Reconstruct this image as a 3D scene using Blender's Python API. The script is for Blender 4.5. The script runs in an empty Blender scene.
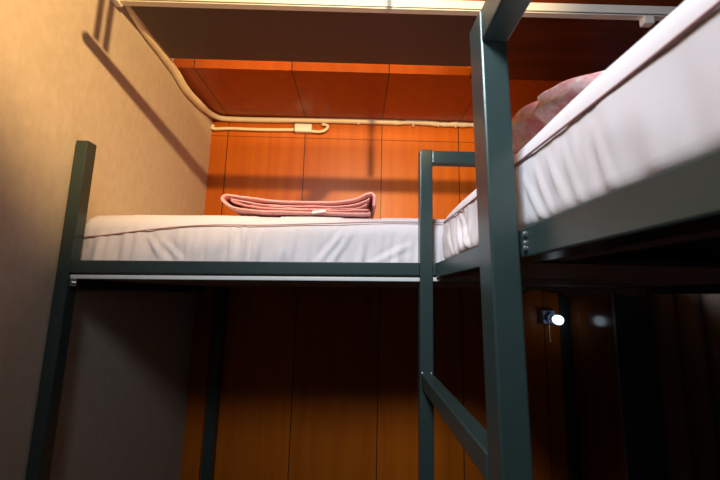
import bpy, bmesh, math, random
from mathutils import Vector, Matrix, noise
random.seed(7)
S = bpy.context.scene
COL = S.collection

# ------------------------------------------------------------------ materials
def new_mat(name):
    m = bpy.data.materials.new(name); m.use_nodes = True
    nt = m.node_tree
    return m, nt, nt.nodes, nt.links, nt.nodes['Principled BSDF']

def simple(name, col, rough=0.5, metal=0.0, spec=0.5, nscale=None, namt=0.15, bump=0.0, bscale=200, stretch=(1, 1, 1)):
    m, nt, N, L, b = new_mat(name)
    b.inputs['Roughness'].default_value = rough
    b.inputs['Metallic'].default_value = metal
    b.inputs['Specular IOR Level'].default_value = spec
    tc = N.new('ShaderNodeTexCoord'); mp = N.new('ShaderNodeMapping')
    mp.inputs['Scale'].default_value = stretch
    L.new(tc.outputs['Object'], mp.inputs['Vector'])
    if nscale:
        n = N.new('ShaderNodeTexNoise'); n.inputs['Scale'].default_value = nscale; n.inputs['Detail'].default_value = 5
        L.new(mp.outputs['Vector'], n.inputs['Vector'])
        r = N.new('ShaderNodeMix'); r.data_type = 'RGBA'
        r.inputs['A'].default_value = (*[c * (1 - namt) for c in col], 1)
        r.inputs['B'].default_value = (*[min(1, c * (1 + namt)) for c in col], 1)
        L.new(n.outputs['Fac'], r.inputs['Factor']); L.new(r.outputs['Result'], b.inputs['Base Color'])
    else:
        b.inputs['Base Color'].default_value = (*col, 1)
    if bump:
        n2 = N.new('ShaderNodeTexNoise'); n2.inputs['Scale'].default_value = bscale; n2.inputs['Detail'].default_value = 3
        L.new(mp.outputs['Vector'], n2.inputs['Vector'])
        bp = N.new('ShaderNodeBump'); bp.inputs['Strength'].default_value = bump; bp.inputs['Distance'].default_value = 0.002
        L.new(n2.outputs['Fac'], bp.inputs['Height']); L.new(bp.outputs['Normal'], b.inputs['Normal'])
    return m

def wood(name, dark, light, rough, seam_x0=-0.80, seam_dx=0.463, joint_z=None, seam=True, grain_axis='Z'):
    """varnished panelling: stretched grain, plank seams every seam_dx metres, optional horizontal joint"""
    m, nt, N, L, b = new_mat(name)
    b.inputs['Roughness'].default_value = rough
    b.inputs['Specular IOR Level'].default_value = 0.35
    tc = N.new('ShaderNodeTexCoord')
    mp = N.new('ShaderNodeMapping')
    mp.inputs['Scale'].default_value = (14, 14, 0.9) if grain_axis == 'Z' else (0.9, 14, 14)
    L.new(tc.outputs['Object'], mp.inputs['Vector'])
    n = N.new('ShaderNodeTexNoise'); n.inputs['Scale'].default_value = 1.6; n.inputs['Detail'].default_value = 8; n.inputs['Distortion'].default_value = 0.6
    L.new(mp.outputs['Vector'], n.inputs['Vector'])
    cr = N.new('ShaderNodeValToRGB')
    cr.color_ramp.elements[0].position = 0.30; cr.color_ramp.elements[0].color = (*dark, 1)
    cr.color_ramp.elements[1].position = 0.72; cr.color_ramp.elements[1].color = (*light, 1)
    L.new(n.outputs['Fac'], cr.inputs['Fac'])
    out = cr.outputs['Color']
    def math_(op, a, bval=None):
        k = N.new('ShaderNodeMath'); k.operation = op
        for i, v in enumerate((a, bval)):
            if v is None: continue
            if isinstance(v, (int, float)): k.inputs[i].default_value = v
            else: L.new(v, k.inputs[i])
        return k.outputs[0]
    if seam:
        sx = N.new('ShaderNodeSeparateXYZ'); L.new(tc.outputs['Object'], sx.inputs[0])
        t = math_('DIVIDE', math_('SUBTRACT', sx.outputs['X'], seam_x0), seam_dx)
        # a slightly different tone per plank
        wn = N.new('ShaderNodeTexWhiteNoise'); wn.noise_dimensions = '1D'
        L.new(math_('FLOOR', t), wn.inputs['W'])
        tone = math_('ADD', math_('MULTIPLY', wn.outputs['Value'], 0.16), 0.92)
        mul = N.new('ShaderNodeMix'); mul.data_type = 'RGBA'; mul.blend_type = 'MULTIPLY'; mul.inputs['Factor'].default_value = 1
        L.new(out, mul.inputs['A']); L.new(tone, mul.inputs['B']); out = mul.outputs['Result']
        fr = math_('ABSOLUTE', math_('SUBTRACT', t, math_('ROUND', t)))
        line = math_('LESS_THAN', fr, 0.0024 / seam_dx)
        if joint_z is not None:
            jz = math_('LESS_THAN', math_('ABSOLUTE', math_('SUBTRACT', sx.outputs['Z'], joint_z)), 0.0020)
            line = math_('MAXIMUM', line, math_('MULTIPLY', jz, 0.75))
        mx = N.new('ShaderNodeMix'); mx.data_type = 'RGBA'
        mx.inputs['B'].default_value = (0.02, 0.006, 0.002, 1)
        L.new(line, mx.inputs['Factor']); L.new(out, mx.inputs['A']); out = mx.outputs['Result']
        bp = N.new('ShaderNodeBump'); bp.inputs['Strength'].default_value = 0.4; bp.inputs['Distance'].default_value = 0.003; bp.invert = True
        L.new(line, bp.inputs['Height']); L.new(bp.outputs['Normal'], b.inputs['Normal'])
    L.new(out, b.inputs['Base Color'])
    return m

M = {}
M['paper'] = simple('wallpaper', (0.56, 0.475, 0.395), 0.85, nscale=45, namt=0.16, bump=0.35, bscale=170, stretch=(1, 1, .6))
M['panel'] = wood('panel_wood', (0.47, 0.098, 0.003), (0.56, 0.138, 0.005), 0.40, joint_z=0.926)
M['soffit'] = wood('shaded_soffit_wood', (0.34, 0.062, 0.003), (0.42, 0.082, 0.004), 0.36)  # panel wood made darker: shade of the underside is put into the colour
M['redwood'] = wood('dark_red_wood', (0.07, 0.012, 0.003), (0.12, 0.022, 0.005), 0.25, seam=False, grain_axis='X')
M['sidewood'] = wood('side_panel_wood', (0.10, 0.03, 0.006), (0.17, 0.055, 0.010), 0.16, seam=False)
M['brown'] = simple('brown_board', (0.070, 0.047, 0.040), 0.5, nscale=30, namt=0.1)
M['metal'] = simple('green_grey_paint', (0.041, 0.067, 0.065), 0.28, metal=0.25, spec=0.55, nscale=25, namt=0.12, bump=0.04, bscale=350)
M['bolt'] = simple('zinc_bolt', (0.45, 0.50, 0.50), 0.3, metal=0.9)
M['sheet'] = simple('white_sheet', (0.77, 0.715, 0.73), 0.85, spec=0.2, nscale=60, namt=0.03, bump=0.10, bscale=420)
M['piping'] = simple('rose_piping', (0.48, 0.27, 0.26), 0.8, spec=0.2)
M['pink'] = simple('pink_blanket', (0.78, 0.40, 0.38), 0.95, spec=0.1, nscale=90, namt=0.2, bump=0.8, bscale=300)
M['tag'] = simple('white_label', (0.8, 0.8, 0.78), 0.7)
M['cable'] = simple('cream_cable', (0.80, 0.71, 0.52), 0.6, nscale=40, namt=0.08, bump=0.2, bscale=120)
M['white'] = simple('white_plastic', (0.80, 0.79, 0.74), 0.4)
M['track'] = simple('white_track', (0.72, 0.71, 0.67), 0.35)
M['track_dark'] = simple('grey_groove', (0.10, 0.10, 0.10), 0.4)
M['laminate'] = simple('pale_laminate', (0.66, 0.70, 0.70), 0.35)
M['ply'] = simple('brown_plywood', (0.34, 0.25, 0.22), 0.7, nscale=12, namt=0.2)
M['gap_shade'] = simple('black_gap_sheet', (0.010, 0.009, 0.009), 0.9)  # near black in place of the shade under the mattress
M['bedding'] = simple('grey_bedding', (0.50, 0.46, 0.44), 0.9, nscale=30)
M['column'] = simple('blue_black_paint', (0.12, 0.14, 0.20), 0.45, nscale=12)
M['curtain'] = simple('brown_curtain', (0.44, 0.35, 0.29), 0.9, spec=0.1, nscale=40, namt=0.15)
M['ceil'] = simple('ceiling_paint', (0.20, 0.17, 0.14), 0.9)
M['floor'] = simple('floor_tile', (0.10, 0.085, 0.075), 0.5, nscale=6, namt=0.3)
M['plain'] = simple('wall_paint', (0.10, 0.085, 0.07), 0.9)
M['lampmetal'] = simple('black_lamp_metal', (0.03, 0.03, 0.03), 0.4)
M['bulbbase'] = simple('bulb_lit_socket', (0.38, 0.52, 0.72), 0.4)  # white fitting, with the bulb's blue light put into its colour

m, nt, N, L, b = new_mat('mottled_blanket'); M['mottled'] = m
b.inputs['Roughness'].default_value = .95; b.inputs['Specular IOR Level'].default_value = .1
tc = N.new('ShaderNodeTexCoord'); n1 = N.new('ShaderNodeTexNoise'); n1.inputs['Scale'].default_value = 38; n1.inputs['Detail'].default_value = 6; n1.inputs['Roughness'].default_value = .65
L.new(tc.outputs['Object'], n1.inputs['Vector'])
cr = N.new('ShaderNodeValToRGB'); cr.color_ramp.elements[0].position = .40; cr.color_ramp.elements[0].color = (.78, .30, .31, 1)
cr.color_ramp.elements[1].position = .62; cr.color_ramp.elements[1].color = (.92, .76, .76, 1)
L.new(n1.outputs['Fac'], cr.inputs['Fac']); L.new(cr.outputs['Color'], b.inputs['Base Color'])
bp = N.new('ShaderNodeBump'); bp.inputs['Strength'].default_value = .6; bp.inputs['Distance'].default_value = .004
L.new(n1.outputs['Fac'], bp.inputs['Height']); L.new(bp.outputs['Normal'], b.inputs['Normal'])

def emit(name, col, s):
    m, nt, N, L, b = new_mat(name)
    b.inputs['Base Color'].default_value = (*col, 1)
    b.inputs['Emission Color'].default_value = (*col, 1)
    b.inputs['Emission Strength'].default_value = s
    return m
M['bulb'] = emit('lit_bulb', (0.72, 0.86, 1.0), 2.3)
M['tube'] = emit('lit_tube', (0.85, 0.93, 1.0), 3.0)
M['added_warm_glow'] = emit('added_tube_glow', (1.0, 0.75, 0.45), 3.0)  # glow of the added tube on the overhead board

# ------------------------------------------------------------------ mesh helpers
def bm_box(bm, lo, hi, bevel=0.0, seg=2):
    lo, hi = Vector(lo), Vector(hi)
    r = bmesh.ops.create_cube(bm, size=1.0)
    for v in r['verts']:
        v.co = Vector(((lo.x + hi.x) / 2 + v.co.x * (hi.x - lo.x), (lo.y + hi.y) / 2 + v.co.y * (hi.y - lo.y), (lo.z + hi.z) / 2 + v.co.z * (hi.z - lo.z)))
    if bevel:
        es = list({e for v in r['verts'] for e in v.link_edges})
        bmesh.ops.bevel(bm, geom=es, offset=bevel, segments=seg, profile=0.5, affect='EDGES')
    return bm

def bm_tube(bm, pts, rad, seg=12, cap=True):
    """round tube along pts; rad a number or one per point"""
    pts = [Vector(p) for p in pts]
    rads = rad if isinstance(rad, (list, tuple)) else [rad] * len(pts)
    rings = []
    prev = None
    for i, p in enumerate(pts):
        t = (pts[min(i + 1, len(pts) - 1)] - pts[max(i - 1, 0)]).normalized()
        if prev is None:
            a = t.orthogonal().normalized()
        else:
            a = (prev - t * prev.dot(t)).normalized()
        prev = a
        b = t.cross(a)
        rings.append([bm.verts.new(p + (a * math.cos(k * 2 * math.pi / seg) + b * math.sin(k * 2 * math.pi / seg)) * rads[i]) for k in range(seg)])
    for r0, r1 in zip(rings, rings[1:]):
        for k in range(seg):
            bm.faces.new((r0[k], r0[(k + 1) % seg], r1[(k + 1) % seg], r1[k]))
    if cap:
        bm.faces.new(list(reversed(rings[0]))); bm.faces.new(rings[-1])
    return bm

def bm_lathe(bm, origin, axis, prof, seg=20):
    """prof: (distance along axis, radius)"""
    o, ax = Vector(origin), Vector(axis).normalized()
    return bm_tube(bm, [o + ax * d for d, r in prof], [max(r, 1e-4) for d, r in prof], seg)

def smoothpath(pts, n=8):
    P = [Vector(p) for p in pts]; out = []
    for i in range(len(P) - 1):
        p0, p1, p2, p3 = P[max(i - 1, 0)], P[i], P[i + 1], P[min(i + 2, len(P) - 1)]
        for k in range(n):
            t = k / n
            out.append(0.5 * ((2 * p1) + (p2 - p0) * t + (2 * p0 - 5 * p1 + 4 * p2 - p3) * t * t + (3 * p1 - p0 - 3 * p2 + p3) * t ** 3))
    out.append(P[-1]); return out

def obj(name, bm, mat, parent=None, smooth=False, world_loc=None, label=None):
    """bm is in world coordinates; the object's origin is put at its own base, or at world_loc"""
    bmesh.ops.recalc_face_normals(bm, faces=bm.faces)
    vs = [v.co for v in bm.verts]
    if world_loc is None:
        xs = [v.x for v in vs]; ys = [v.y for v in vs]; zs = [v.z for v in vs]
        world_loc = Vector(((min(xs) + max(xs)) / 2, (min(ys) + max(ys)) / 2, min(zs)))
    world_loc = Vector(world_loc)
    for v in bm.verts: v.co -= world_loc
    me = bpy.data.meshes.new(name); bm.to_mesh(me); bm.free()
    me.materials.append(M[mat])
    if smooth:
        for p in me.polygons: p.use_smooth = True
    o = bpy.data.objects.new(name, me); COL.objects.link(o)
    if parent is not None:
        o.parent = parent
        pw = parent['_w'] if '_w' in parent else (0, 0, 0)
        o.location = world_loc - Vector(pw)
    else:
        o.location = world_loc
    o['_w'] = tuple(world_loc)
    if label: o['label'] = label
    return o

def thing(name, label, cat, loc, group=None):
    o = bpy.data.objects.new(name, None); COL.objects.link(o)
    o.location = loc; o['_w'] = tuple(loc); o.empty_display_size = 0.05
    o['label'] = label; o['category'] = cat
    if group: o['group'] = group
    return o

def tag(o, label, cat, group=None):
    o['label'] = label; o['category'] = cat
    if group: o['group'] = group
    return o

def struct(name, bm, mat):
    o = obj(name, bm, mat, world_loc=(0, 0, 0)); o['kind'] = 'structure'; return o

def B(lo, hi, bevel=0.0):
    return bm_box(bmesh.new(), lo, hi, bevel)

# ------------------------------------------------------------------ room (eye level is z = 0)
XW, YB, ZF, ZC = -0.90, 2.06, -1.20, 1.50
XR, YR = 2.6, -2.8
struct('floor', B((XW - .1, YR - .1, ZF - .1), (XR + .1, YB + .1, ZF)), 'floor')
struct('ceiling', B((XW - .1, YR - .1, ZC), (XR + .1, YB + .1, ZC + .1)), 'ceil')
struct('wall_left', B((XW - .1, YR - .1, ZF), (XW, YB, ZC)), 'paper')
struct('wall_back', B((XW - .1, YB, ZF), (XR + .1, YB + .1, ZC)), 'panel')
struct('wall_right', B((XR, YR - .1, ZF), (XR + .1, YB, ZC)), 'plain')
struct('wall_front', B((XW, YR - .1, ZF), (XR, YR, ZC)), 'plain')
# boxed-in soffit above the bunk
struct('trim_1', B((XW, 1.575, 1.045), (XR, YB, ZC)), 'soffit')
# alcove side panel and the column that finishes it
struct('trim_2', B((1.185, 1.685, ZF), (1.34, YB, 1.045)), 'sidewood')
struct('trim_3', B((1.178, 1.668, ZF), (1.350, 1.685, 1.045)), 'column')

# ------------------------------------------------------------------ overhead shelf panel, side by side with its dark red neighbour
t = B((XW + .044, 1.175, 1.020), (0.490, 1.475, 1.038), .002)
tag(obj('overhead_board', t, 'brown'), 'smooth dark brown board hung under the ceiling in front of the orange strip', 'board')
rw = thing('overhead_cupboard', 'dark red wooden cupboard bottom above the folded mottled blanket', 'cupboard', (1.2, 1.2, 1.022))
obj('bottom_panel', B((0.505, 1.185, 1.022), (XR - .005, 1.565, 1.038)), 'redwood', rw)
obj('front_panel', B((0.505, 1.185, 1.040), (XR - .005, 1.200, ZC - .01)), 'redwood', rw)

tr = thing('curtain_track', 'long white curtain track across the top under the ceiling', 'curtain track', (0.08, 1.165, 1.012))
bm = bmesh.new(); bm_box(bm, (-.872, 1.150, 1.024), (1.13, 1.172, 1.056), .002)
obj('rail', bm, 'track', tr)
obj('groove', B((-.872, 1.153, 1.0175), (1.13, 1.172, 1.0235)), 'track_dark', tr, label='dark groove along the bottom of the track')
obj('lip', B((-.872, 1.149, 1.0135), (1.13, 1.172, 1.017), .001), 'track', tr)
obj('bracket', B((-.898, 1.140, 1.006), (-.873, 1.172, 1.060), .004), 'white', tr)
obj('bracket', B((1.000, 1.146, 0.984), (1.038, 1.172, 1.0133), .004), 'white', tr)

# ------------------------------------------------------------------ mattresses
def mattress_bm(lo, hi, res, rad=0.045, crown=0.02, seed=0, pleat=None, corner=0.05):
    """rounded box with a crowned top and gathered sides"""
    lo, hi = Vector(lo), Vector(hi)
    c = (lo + hi) / 2; h = (hi - lo) / 2
    nx, ny, nz = [max(2, int(2 * h[i] / res[i])) for i in range(3)]
    bm = bmesh.new(); cache = {}
    def vert(i, j, k):
        key = (i, j, k)
        if key in cache: return cache[key]
        p = Vector((-h.x + 2 * h.x * i / nx, -h.y + 2 * h.y * j / ny, -h.z + 2 * h.z * k / nz))
        # plan corners first, then the top and bottom edges
        q = Vector((max(-h.x + corner, min(h.x - corner, p.x)), max(-h.y + corner, min(h.y - corner, p.y)), 0))
        d = Vector((p.x - q.x, p.y - q.y, 0))
        outward = Vector((0, 0, 0))
        if d.length > 1e-6:
            dm = max(abs(d.x), abs(d.y)); d = d.normalized() * dm
            outward = d.normalized()
        plan = q + d
        inset = corner - d.length if d.length > 1e-6 else 9
        zt = p.z
        z_in = max(-h.z + rad, min(h.z - rad, p.z))
        rr = rad if p.z > 0 else min(rad, .018)              # tight lower edge, soft upper edge
        over = abs(p.z) - (h.z - rr)
        side = inset < 1e-4 or over <= 0
        P = Vector((plan.x, plan.y, p.z))
        if inset < rr and over > 0:
            # round the horizontal edge: treat (rad - inset, over) as an L-inf square and map to a circle
            a = rr - inset; m_ = max(a, over); l = math.hypot(a, over)
            if l > 1e-6:
                k2 = m_ / l
                a2, o2 = a * k2, over * k2
                P = q + outward * (corner - rr + a2); P.z = math.copysign(h.z - rr + o2, p.z)
        # crown of the top
        if p.z > 0:
            fx = max(0, 1 - (abs(P.x) / h.x) ** 4) ; fy = max(0, 1 - (abs(P.y) / h.y) ** 4)
            P.z += crown * min(fx * 2.2, 1) * min(fy * 2.2, 1) * (p.z / h.z)
        W = P + c
        # gathers
        if outward.length > 0:
            u = W.x * 1.0 + W.y * 1.0
            down = (h.z - P.z) / (2 * h.z)
            ease = max(0, min(1, (inset_f(inset, rr))))
            n1 = noise.noise(Vector((W.x * 52 + down * 0.8, W.y * 52, down * 0.8 + seed)))
            n2 = noise.noise(Vector((W.x * 17 + down * 0.9, W.y * 15, down * 1.6 + seed + 9)))
            n3 = noise.noise(Vector((W.x * 5, W.y * 5, down * 2 + seed + 21)))
            amp = pleat(W) * min(1, max(0.0, down - .14) * 2.2) * ease
            W = W + outward * (amp * (n1 * 1.1 + n2 * 1.2 * (0.6 + n3)) + 0.004 * n3 * ease)
        W.z += 0.004 * noise.noise(Vector((W.x * 4, W.y * 4, seed + 3))) if p.z > 0 else 0
        v = bm.verts.new(W); cache[key] = v; return v
    def inset_f(i, r): return 1 - min(i, r) / r
    def quad(a, b, c_, d_): 
        try: bm.faces.new((vert(*a), vert(*b), vert(*c_), vert(*d_)))
        except ValueError: pass
    for i in range(nx):
        for j in range(ny):
            for k in (0, nz): quad((i, j, k), (i + 1, j, k), (i + 1, j + 1, k), (i, j + 1, k))
        for k in range(nz):
            for j in (0, ny): quad((i, j, k), (i + 1, j, k), (i + 1, j, k + 1), (i, j, k + 1))
    for j in range(ny):
        for k in range(nz):
            for i in (0, nx): quad((i, j, k), (i, j + 1, k), (i, j + 1, k + 1), (i, j, k + 1))
    return bm

def add_creases(bm, creases):
    """creases: (point a, point b, width, depth) pulled into the -Y or -X face as soft folds"""
    for a, b, w, dpt, nrm in creases:
        a, b, nrm = Vector(a), Vector(b), Vector(nrm)
        ab = b - a
        for v in bm.verts:
            r = v.co - a
            t = max(0, min(1, r.dot(ab) / ab.length_squared))
            dist = (r - ab * t); dist -= nrm * dist.dot(nrm)
            dl = dist.length
            if dl < w * 3 and abs((v.co - a).dot(nrm)) < .035:
                s = math.sin(math.pi * min(max(t, 0.05), .95)) ** .6
                g = math.exp(-(dl / w) ** 2) - 0.6 * math.exp(-((dl - 1.6 * w) / w) ** 2)
                v.co += nrm * dpt * s * g
    return bm

# left bunk mattress: long side towards the camera
mL = thing('mattress', 'white sheeted mattress on the bunk along the wooden wall, folded blanket on it', 'mattress', (0.14, 1.57, 0.09))
bm = mattress_bm((-.893, 1.122, 0.074), (1.13, 2.015, 0.250), (0.0075, 0.03, 0.008), rad=.045, crown=.006, seed=2, pleat=lambda p: .011)
for v in bm.verts:                                       # sags a little towards the left post, like its rail
    low = max(0, min(1, (0.25 - v.co.z) / 0.16))
    v.co.z -= (0.012 * (1 - low) + 0.0176 * low * (1.13 - v.co.x)) * (1 if low > 0 else 1) * (max(0, min(1, (0.1 - v.co.x) / 0.95)) if low == 0 else 1)
N_ = (0, -1, 0)
add_creases(bm, [((-.66, 1.122, .165), (-.60, 1.122, .085), .008, .008, N_), ((-.61, 1.122, .150), (-.545, 1.122, .085), .008, .008, N_),
                 ((-.395, 1.122, .20), (-.40, 1.122, .09), .009, .009, N_), ((-.36, 1.122, .205), (-.352, 1.122, .09), .008, .008, N_),
                 ((-.045, 1.122, .195), (-.125, 1.122, .092), .010, .009, N_), ((-.02, 1.122, .20), (-.09, 1.122, .085), .009, .006, N_),
                 ((.165, 1.122, .16), (.03, 1.122, .088), .009, .006, N_)])
obj('body', bm, 'sheet', mL, smooth=True)
pts = smoothpath([(-.885, 1.130, .157), (-.865, 1.120, .158), (-.80, 1.118, .164), (-.68, 1.117, .182), (-.56, 1.1175, .198), (-.44, 1.1185, .207), (-.30, 1.119, .210),
                  (-.10, 1.122, .221), (.12, 1.128, .233), (.4, 1.129, .234), (.8, 1.129, .234), (1.12, 1.129, .234)], 8)
obj('piping', bm_tube(bmesh.new(), pts, .0020, 8), 'piping', mL, smooth=True)

# right bunk mattress: runs from the ladder corner towards and past the camera
mR = thing('mattress', 'white sheeted mattress in the foreground right behind the ladder post', 'mattress', (0.72, 0.08, 0.10))
bm = mattress_bm((0.247, -0.86, 0.1005), (1.19, 1.0775, 0.256), (0.03, 0.0065, 0.007), rad=.050, crown=.010, seed=5, pleat=lambda p: 0.0022 + .0038 * max(0, min(1, (p.y - .55) / .3)), corner=.051)
X_ = (-1, 0, 0)
for v in bm.verts:                                       # the foot end lies a little lower
    if v.co.z > .12: v.co.z -= .005 * max(0, min(1, (v.co.y - .55) / .4)) * min(1, (v.co.z - .12) / .1)
add_creases(bm, [((.247, .90, .20), (.247, .84, .105), .007, .007, X_), ((.247, .86, .195), (.247, .78, .105), .007, .007, X_), ((.247, .98, .19), (.247, .93, .10), .007, .006, X_),
                 ((.247, .52, .18), (.247, .475, .10), .005, .003, X_), ((.247, .49, .19), (.247, .45, .10), .005, .003, X_), ((.247, .455, .19), (.247, .42, .11), .005, .0025, X_), ((.247, .42, .19), (.247, .39, .10), .005, .002, X_), ((.247, .36, .185), (.247, .34, .10), .006, .002, X_)])
obj('body', bm, 'sheet', mR, smooth=True)
pts = smoothpath([(.70, 1.0755, .216), (.40, 1.0755, .216), (.300, 1.0745, .216), (.268, 1.064, .216), (.2495, 1.035, .215), (.2455, .98, .213), (.245, .9, .211), (.2455, .74, .209), (.2455, .56, .210), (.245, .4, .207), (.245, .3, .2055), (.245, .2, .2055), (.245, -.2, .206), (.246, -.8, .206)], 8)
obj('piping', bm_tube(bmesh.new(), pts, .0017, 8), 'piping', mR, smooth=True)

# ------------------------------------------------------------------ bunk frames
W = 0.039
def rail_between(a, b, w, hgt, bevel=.003):
    """square tube between two points, upright section"""
    a, b = Vector(a), Vector(b); d = (b - a); L = d.length; d.normalize()
    side = d.cross(Vector((0, 0, 1))).normalized(); upv = side.cross(d)
    bm = bm_box(bmesh.new(), (0, -w / 2, -hgt / 2), (L, w / 2, hgt / 2), bevel)
    m = Matrix((d, side, upv)).transposed().to_4x4(); m.translation = a
    bm.transform(m); return bm

LB = thing('bunk_bed', 'dark green metal bunk frame against the wooden wall, post by the wallpaper', 'bunk bed', (0.14, 1.57, ZF))
yl = 1.08
obj('post', B((-.894, yl, ZF), (-.855, yl + W, .459), .003), 'metal', LB)
obj('post', B((-.775, 2.005, ZF), (-.722, 2.055, .03), .003), 'metal', LB)
obj('post', B((1.135, yl + .95, ZF), (1.174, 2.055, .459), .003), 'metal', LB)
obj('post', B((1.135, yl, ZF), (1.174, yl + W, .410), .003), 'metal', LB)
zr = lambda x_: .063 + .0176 * (x_ + .855)
for x0, x1 in ((-.855, .1865), (.2265, 1.135)):
    obj('side_rail', rail_between((x0, yl + W / 2, zr(x0)), (x1, yl + W / 2, zr(x1)), W, .038), 'metal', LB)
obj('side_rail', rail_between((-.855, 2.035, .063), (1.135, 2.035, .098), .03, .036), 'metal', LB)
obj('end_rail', rail_between((-.874, yl + W, .012), (-.874, 2.05, .012), .03, .036), 'metal', LB)
obj('end_rail', rail_between((1.154, yl + W, .050), (1.154, 2.03, .050), .03, .036), 'metal', LB)
obj('bed_board', rail_between((-.845, yl + .52, .032), (1.13, yl + .52, .0655), .88, .011, .001), 'ply', LB, label='brown plywood bed board under the rail')
for x0, x1 in ((-.852, .1865), (.2265, 1.132)):
    obj('edge_strip', rail_between((x0, yl + .010, zr(x0) - .0305), (x1, yl + .010, zr(x1) - .0315), .018, .012, .002), 'laminate', LB, label='pale strip along the lower edge of the rail')
bm = bmesh.new(); bm_lathe(bm, (-.842, yl + .004, .0145), (0, -1, 0), [(0, .0055), (.006, .0055), (.008, .003)], 10)
bm_box(bm, (-.852, yl + .004, .005), (-.834, yl + .010, .032))
obj('bolt', bm, 'bolt', LB)

RB = thing('bunk_bed', 'green grey metal bunk frame with ladder posts in the right foreground', 'bunk bed', (0.70, 0.1, ZF))
xa, xb = 0.187, 0.226
obj('post', B((xa, yl, ZF), (xb, yl + W, .459), .003), 'metal', RB)
bm = B((xa - .0005, .500, ZF), (xb + .0015, .552, .444), .003)
for v in bm.verts: v.co.x -= .0185 * (v.co.z - .03)          # this post leans a little
obj('post', bm, 'metal', RB)
obj('post', B((1.195, yl - W - .003, ZF), (1.234, yl - .003, .459), .003), 'metal', RB)
obj('post', B((1.195, -.91, ZF), (1.234, -.871, .459), .003), 'metal', RB)
obj('post', B((xa, -.91, ZF), (xb, -.871, .449), .003), 'metal', RB)
obj('head_bar', B((xb, yl + .002, .416), (1.195, yl + W - .004, .457), .003), 'metal', RB)
obj('guard_rail', B((xa - .0065, -.871, .389), (xb - .0045, .500, .443), .003), 'metal', RB)
obj('side_rail', B((.232, -.871, .057), (.279, yl - .004, .100), .003), 'metal', RB)
obj('side_rail', B((1.152, -.871, .057), (1.194, yl - .006, .100), .003), 'metal', RB)
for z in (-.218, -.60, -.98):
    obj('ladder_rung', B((xa + .002, .552, z - W), (xb - .002, yl, z), .003), 'metal', RB)
for y0, y1 in ((.60, 1.06), (-.85, -.40)):
    obj('bed_board', B((.281, y0, .060), (1.150, y1, .070)), 'ply', RB, label='brown plywood bed board')
obj('bed_board', B((.281, -.39, .064), (.345, .592, .074)), 'ply', RB, label='brown plywood bed board')
obj('gap_shade', B((.281, -.85, .084), (1.150, 1.06, .088)), 'gap_shade', RB, label='black sheet standing in for the shade above the boards')  # added sheet that blackens the gap between the boards
for yb, zb in ((.4905, .0885), (.4905, .076), (.4905, .069)):
    bm = bmesh.new(); bm_lathe(bm, (.2325, yb, zb), (-1, 0, 0), [(0, .0042), (.004, .0042), (.0055, .0025)], 6)
    obj('bolt', bm, 'bolt', RB)
for y_, x_ in ((1.077, .1935), (1.077, .2195)):
    bm = bmesh.new(); bmesh.ops.create_icosphere(bm, subdivisions=2, radius=.0035, matrix=Matrix.Translation((x_, y_ + .002, -.2165)))
    obj('weld', bm, 'bolt', RB, smooth=True)

# loose bedding that hangs below the far bunk
bm = bmesh.new(); n = 60; rows = []
for k in range(9):
    row = []
    for i in range(n + 1):
        x = .56 + .42 * i / n
        z = .044 - .022 * (k / 8) * (1 + .9 * noise.noise(Vector((x * 22, 1.3, 0)))) - .004 * noise.noise(Vector((x * 55, k * .3, 2)))
        y = 1.20 + .05 * (1 - math.cos(k / 8 * math.pi)) * .5 + .014 * noise.noise(Vector((x * 24, k * .4, 7)))
        row.append(bm.verts.new((x, y, z)))
    rows.append(row)
for r0, r1 in zip(rows, rows[1:]):
    for i in range(n): bm.faces.new((r0[i], r0[i + 1], r1[i + 1], r1[i]))
ex = bmesh.ops.solidify(bm, geom=bm.faces[:], thickness=.003)
tag(obj('bedding_edge', bm, 'bedding', smooth=True), 'rumpled dark bedding edge hanging under the back bunk above the bulb', 'bedding')

# ------------------------------------------------------------------ folded pink blanket on the left bunk
def ribbon(path, th, y0, y1, seed=0, ny=14, taper=None):
    """a thick cloth strip: path in (x, z), swept from y0 to y1"""
    P = smoothpath([(p[0], 0, p[1]) for p in path], 8)
    bm = bmesh.new(); cols = []
    npt = len(P)
    for j in range(ny + 1):
        f = j / ny; y = y0 + (y1 - y0) * f
        edge = min(1.0, min(f, 1 - f) * ny / 1.5)
        th2 = th * (0.45 + 0.55 * math.sin(edge * math.pi / 2))
        ring = []
        L, R = [], []
        for i, p in enumerate(P):
            t = (P[min(i + 1, npt - 1)] - P[max(i - 1, 0)]).normalized()
            nrm = Vector((-t.z, 0, t.x))
            wob = .003 * noise.noise(Vector((p.x * 14, y * 10, seed + p.z * 30))) + .0012 * noise.noise(Vector((p.x * 60, y * 50, seed)))
            dy = .006 * noise.noise(Vector((i * .15, seed, f * 2)))
            endf = min(1, min(i, npt - 1 - i) / 2.0 + .35)
            L.append(Vector((p.x, y + dy, p.z + wob)) + nrm * th2 / 2 * endf)
            R.append(Vector((p.x, y + dy, p.z + wob)) - nrm * th2 / 2 * endf)
        cols.append([bm.verts.new(v) for v in L + R[::-1]])
    m = len(cols[0])
    for c0, c1 in zip(cols, cols[1:]):
        for i in range(m): bm.faces.new((c0[i], c0[(i + 1) % m], c1[(i + 1) % m], c1[i]))
    for c in (cols[0], cols[-1]):
        for i in range(npt - 1):
            try: bm.faces.new((c[i], c[i + 1], c[m - 2 - i], c[m - 1 - i]))
            except ValueError: pass
    return bm

BL = thing('folded_blanket', 'folded dusty pink blanket with a white tag on the bunk by the wooden wall', 'blanket', (-.2, 1.28, .245))
y0, y1 = 1.158, 1.40
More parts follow.
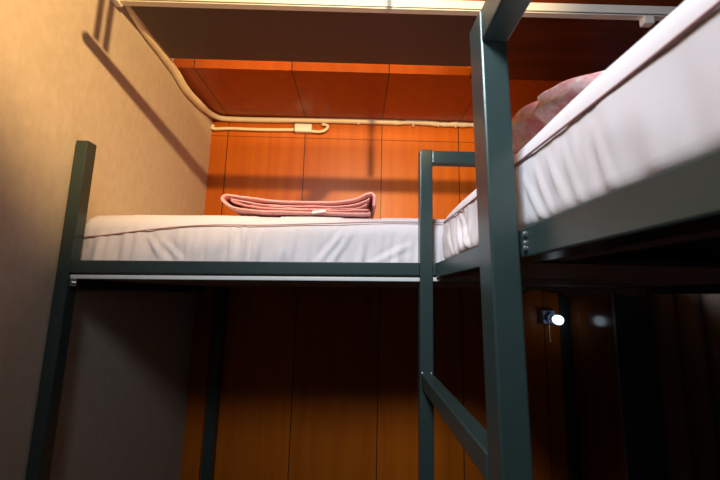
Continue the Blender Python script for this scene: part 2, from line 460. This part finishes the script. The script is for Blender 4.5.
# outer layer: bottom, round the left fold, top, dipping in the middle and rolled over at the right
outer = [(.040, .259), (-.10, .257), (-.30, .258), (-.405, .266), (-.448, .287), (-.452, .303), (-.43, .309), (-.36, .299), (-.25, .292), (-.12, .292), (-.03, .302), (.02, .322), (.040, .327), (.050, .315), (.050, .285)]
obj('outer_layer', ribbon([(a, b + .007) for a, b in outer], .0125, y0, y1, 1), 'pink', BL, smooth=True)
inner = [(.034, .272), (-.10, .268), (-.25, .2695), (-.36, .276), (-.415, .288), (-.425, .2965), (-.40, .293), (-.30, .282), (-.15, .279), (-.04, .284), (.015, .300), (.033, .312)]
obj('inner_layer', ribbon([(a, b + .007) for a, b in inner], .0085, y0 + .006, y1 - .006, 4), 'pink', BL, smooth=True)
core = [(.026, .292), (-.02, .277), (-.15, .2735), (-.28, .2755), (-.36, .281)]
obj('core_layer', ribbon([(a, b + .007) for a, b in core], .006, y0 + .010, y1 - .010, 8), 'pink', BL, smooth=True)
bm = bmesh.new(); bm_box(bm, (-.152, y0 - .011, .2605), (-.108, y0 - .0085, .2695), .0008)
bmesh.ops.rotate(bm, verts=bm.verts[:], cent=(-.13, y0, .259), matrix=Matrix.Rotation(math.radians(-8), 3, 'Y'))
obj('tag', bm, 'tag', BL, label='small white cloth tag')

# ------------------------------------------------------------------ rumpled pink and white blanket on the right bunk
bm = bmesh.new()
bmesh.ops.create_icosphere(bm, subdivisions=6, radius=1)
for v in bm.verts:
    d = v.co.copy()
    e = Vector([math.copysign(abs(c) ** .62, c) for c in d])
    x, y, z = e
    P = Vector((.462 + .178 * x, .695 + .215 * y, .308 + .052 * z))
    # lower towards the far end, puffed towards the near one
    P.z += -.012 * y - .010 * max(0, y) * max(0, z)
    n1 = noise.noise(Vector((P.x * 9, P.y * 9, P.z * 12)))
    n2 = noise.noise(Vector((P.x * 26, P.y * 22, P.z * 40 + 5)))
    P += d * (.012 * n1 + .005 * n2)
    # fold valley between the two visible lobes
    g = math.exp(-((P.y - .585 - .15 * (P.z - .30)) / .012) ** 2)
    P.x += .020 * g * max(0, -d.x + .2)
    # layered edges
    P.x += .006 * math.sin((P.z - .24) / .124 * 2 * math.pi * 3) * max(0, -d.x)
    P.z = max(P.z, .271)
    v.co = P
tag(obj('rumpled_blanket', bm, 'mottled', smooth=True), 'rumpled pink and white blanket on the foreground mattress beside the ladder post', 'blanket')

# ------------------------------------------------------------------ cables
C = thing('power_cable', 'thick cream taped cable running down the wallpaper and along the wooden wall', 'cable', (XW + .02, 2.02, 1.0))
pts = smoothpath([(XW + .018, 1.196, 1.13), (XW + .018, 1.21, 1.06), (XW + .018, 1.31, 1.034), (XW + .018, 1.44, 1.027), (XW + .018, 1.56, 1.018), (XW + .018, 1.68, .995), (XW + .018, 1.80, 1.000),
                  (XW + .02, 1.95, 1.018), (XW + .045, 2.025, 1.027), (-.80, 2.042, 1.027), (-.65, 2.043, 1.026), (-.4, 2.043, 1.030), (-.1, 2.043, 1.034), (.2, 2.044, 1.034)], 10)
obj('sheath', bm_tube(bmesh.new(), pts, [(.0188 if p.y < 1.9 and p.x < -.87 else .0155) + .001 * noise.noise(p * 20) for p in pts], 12), 'cable', C, smooth=True)
pts = smoothpath([(.19, 2.044, 1.034), (.35, 2.044, 1.038), (.5, 2.044, 1.030), (.7, 2.044, 1.032), (.9, 2.044, 1.030), (1.16, 2.044, 1.028)], 40)
rad = [.0155 + .007 * max(-.4, noise.noise(Vector((p.x * 22, 3, 0)))) for p in pts]
obj('taped_section', bm_tube(bmesh.new(), [p + Vector((0, 0, .004 * noise.noise(Vector((p.x * 15, 8, 0))))) for p in pts], rad, 10), 'cable', C, smooth=True, label='lumpy section wrapped in torn tape')
for x_, dz in ((-.02, -.016), (.31, -.018), (.46, -.016), (.565, -.017), (.44, .012)):
    bm = bmesh.new(); bm_lathe(bm, (x_, 2.040, 1.033 + dz * .6), (.3, 0, dz * 60), [(0, .004), (.006, .006), (.012, .0035), (.016, .001)], 8)
    obj('tape_end', bm, 'cable', C, smooth=True)

E_ = thing('extension_cable', 'thin cream cable below the thick one, ending in a white connector', 'cable', (-.6, 2.04, .95))
pts = smoothpath([(-.885, 2.043, .985), (-.892, 2.040, .967), (-.870, 2.040, .960), (-.78, 2.043, .966), (-.6, 2.043, .964), (-.40, 2.044, .969)], 10)
obj('cord', bm_tube(bmesh.new(), pts, .0095, 10), 'cable', E_, smooth=True)
bm = B((-.398, 2.026, .952), (-.295, 2.058, 1.003), .006)
obj('connector', bm, 'white', E_)
obj('plug_gap', B((-.402, 2.028, .954), (-.397, 2.056, 1.001)), 'track_dark', E_, label='dark end of the connector')
pts = smoothpath([(-.30, 2.04, .962), (-.25, 2.038, .958), (-.215, 2.038, .970), (-.200, 2.038, .992), (-.212, 2.038, 1.003), (-.235, 2.040, 1.006)], 10)
obj('loop', bm_tube(bmesh.new(), pts, .0085, 10), 'cable', E_, smooth=True)

# ------------------------------------------------------------------ wall bulb under the bunk
BU = thing('wall_bulb', 'small lit bare bulb on a wall socket with pull chain in the dark', 'light bulb', (1.03, 2.05, -.14))
obj('back_plate', B((1.027, 2.02, -.130), (1.097, 2.059, -.058), .006), 'bulbbase', BU)
bm = bmesh.new(); bm_lathe(bm, (1.062, 2.022, -.095), (.17, -.97, -.15), [(0, .027), (.022, .026), (.026, .019), (.042, .018), (.044, .013)], 18)
obj('socket', bm, 'bulbbase', BU)
ax = Vector((.17, -.97, -.15)).normalized(); bc = Vector((1.062, 2.022, -.095)) + ax * .080
bm = bmesh.new(); bm_lathe(bm, bc - ax * .045, ax, [(0, .013), (.008, .015), (.018, .023), (.026, .024), (.037, .026), (.048, .0235), (.056, .017), (.061, .008), (.063, .001)], 20)
obj('bulb', bm, 'bulb', BU, smooth=True, label='glowing blue white glass bulb')
pts = [(1.055, 2.012, -.118 - .012 * k) for k in range(9)]
bm = bm_tube(bmesh.new(), pts, .0022, 6)
obj('pull_chain', bm, 'white', BU)
bm = bmesh.new(); bm_lathe(bm, (1.055, 2.012, -.214), (0, 0, -1), [(0, .002), (.006, .005), (.014, .005), (.018, .002)], 10)
obj('chain_knob', bm, 'cable', BU, smooth=True)

# ------------------------------------------------------------------ curtain beyond the column
bm = bmesh.new(); nx, nz = 160, 12; rows = []
for k in range(nz + 1):
    z = ZF + .04 + (1.018 - ZF - .04) * k / nz; row = []
    for i in range(nx + 1):
        x = 1.296 + 1.2 * i / nx
        y = 1.60 + .022 * math.sin(i * .42 + .6 * math.sin(i * .09)) * (1 - .25 * k / nz) + .006 * noise.noise(Vector((x * 8, z, 0)))
        row.append(bm.verts.new((x, y, z)))
    rows.append(row)
for r0, r1 in zip(rows, rows[1:]):
    for i in range(nx): bm.faces.new((r0[i], r0[i + 1], r1[i + 1], r1[i]))
bmesh.ops.solidify(bm, geom=bm.faces[:], thickness=.002)
tag(obj('curtain', bm, 'curtain', smooth=True), 'dull brown pleated curtain hanging right of the dark column', 'curtain')

# ------------------------------------------------------------------ above the frame: ceiling rail, spot lamp, added lights
LP = Vector((.126, 0.0, .975))
cr_ = thing('ceiling_rail', 'thin metal rail hung from the ceiling in front of the bunks', 'rail', (.3, .6, .88))
obj('cross_rod', bm_tube(bmesh.new(), [(-.447, .6, .880), (1.1, .6, .884)], .0125, 14), 'lampmetal', cr_, smooth=True)
obj('branch_rod', bm_tube(bmesh.new(), [(.036, .6, .882), (.036, .30, .886)], .0105, 14), 'lampmetal', cr_, smooth=True)
for x_ in (-.428, -.406, .105, 1.0):
    obj('hanger', bm_tube(bmesh.new(), [(x_, .6, .897), (x_, .6, ZC)], .0055, 8), 'lampmetal', cr_, smooth=True)

PL = thing('spot_lamp', 'black adjustable spot lamp hung from the ceiling', 'lamp', (LP.x, LP.y - .06, ZC))
aim = (Vector((-.75, 2.06, 1.72)) - LP).normalized()
bm = bmesh.new(); bm_lathe(bm, LP - aim * .15, aim, [(0, .02), (.01, .04), (.09, .045), (.145, .050)], 20)
obj('shade', bm, 'lampmetal', PL, smooth=True)
bm = bm_tube(bmesh.new(), [LP - aim * .10, Vector((LP.x, LP.y - .10, ZC))], .008, 10)
obj('stem', bm, 'lampmetal', PL, smooth=True)

def light(name, kind, loc, energy, col, target=None, **kw):
    l = bpy.data.lights.new(name, kind); l.energy = energy; l.color = col
    for k, v in kw.items(): setattr(l, k, v)
    o = bpy.data.objects.new(name, l); COL.objects.link(o); o.location = loc
    if target is not None:
        o.rotation_euler = (Vector(target) - Vector(loc)).to_track_quat('-Z', 'Y').to_euler()
    return o
light('spot_light', 'SPOT', LP + aim * .01, 148, (1.0, .63, .25), LP + aim, spot_size=math.radians(112), spot_blend=.40, shadow_soft_size=.008)

SL = thing('added_shelf_tube', 'unseen warm tube added on the brown board to light the soffit front', 'lamp', (-.2, 1.26, 1.038))  # added, out of sight; brightens the front face of the soffit
obj('added_housing', B((-.80, 1.235, 1.038), (.44, 1.275, 1.052), .002), 'white', SL)
obj('tube', bm_tube(bmesh.new(), [(-.78, 1.255, 1.060), (.42, 1.255, 1.060)], .008, 10), 'added_warm_glow', SL, smooth=True)  # tube of the added shelf light
light('added_shelf_light', 'AREA', (-.18, 1.27, 1.085), 4.0, (1.0, .66, .30), (-.18, 1.575, 1.075), shape='RECTANGLE', size=1.2, size_y=.03)

LD = thing('added_cool_panel', 'unseen white light panel added for the cool light from the camera side', 'lamp', (-.15, -.16, ZC))  # added, out of view; cool light for the right mattress and posts
lc = Vector((-.33, -.18, .93)); la = (Vector((.30, .90, .32)) - lc).normalized()
bm = bm_box(bmesh.new(), (-.20, -.15, .004), (.20, .15, .03), .004)
bm.transform(Matrix.Translation(lc) @ la.to_track_quat('-Z', 'Y').to_matrix().to_4x4())
obj('panel', bm, 'white', LD)  # body of the added light panel
obj('added_stand', bm_tube(bmesh.new(), [lc - la * .04, (lc.x - .12, lc.y - .14, lc.z + .12), (lc.x - .12, lc.y - .14, ZC)], .010, 10), 'lampmetal', LD)
light('added_panel_light', 'AREA', lc, 9.5, (.84, .92, 1.0), lc + la, shape='RECTANGLE', size=.38, size_y=.28, spread=math.radians(104))

w = bpy.data.worlds.new('World'); S.world = w; w.use_nodes = True
w.node_tree.nodes['Background'].inputs['Color'].default_value = (.012, .012, .014, 1)
w.node_tree.nodes['Background'].inputs['Strength'].default_value = 0.5

# ------------------------------------------------------------------ camera
f = 361.0
up = Vector((59, 2370, -361)).normalized()
d = Vector((-3, -55, -361)); d = (d - up * d.dot(up)).normalized()
x = d.cross(up)
R = Matrix((x, d, up))                         # rows: world axes in camera space = camera-to-world rotation
cam = bpy.data.cameras.new('Camera'); co = bpy.data.objects.new('Camera', cam); COL.objects.link(co)
cam.sensor_width = 36.0; cam.lens = f / 720 * 36; cam.clip_start = 0.01
co.matrix_world = R.to_4x4()
cam.dof.use_dof = True; cam.dof.focus_distance = 1.15; cam.dof.aperture_fstop = 6.3
S.camera = co

for o in list(S.objects):
    if '_w' in o: del o['_w']
S.view_settings.view_transform = 'Standard'; S.view_settings.look = 'None'
S.view_settings.exposure = 0.0; S.view_settings.gamma = 1.0; S.view_settings.use_curve_mapping = False
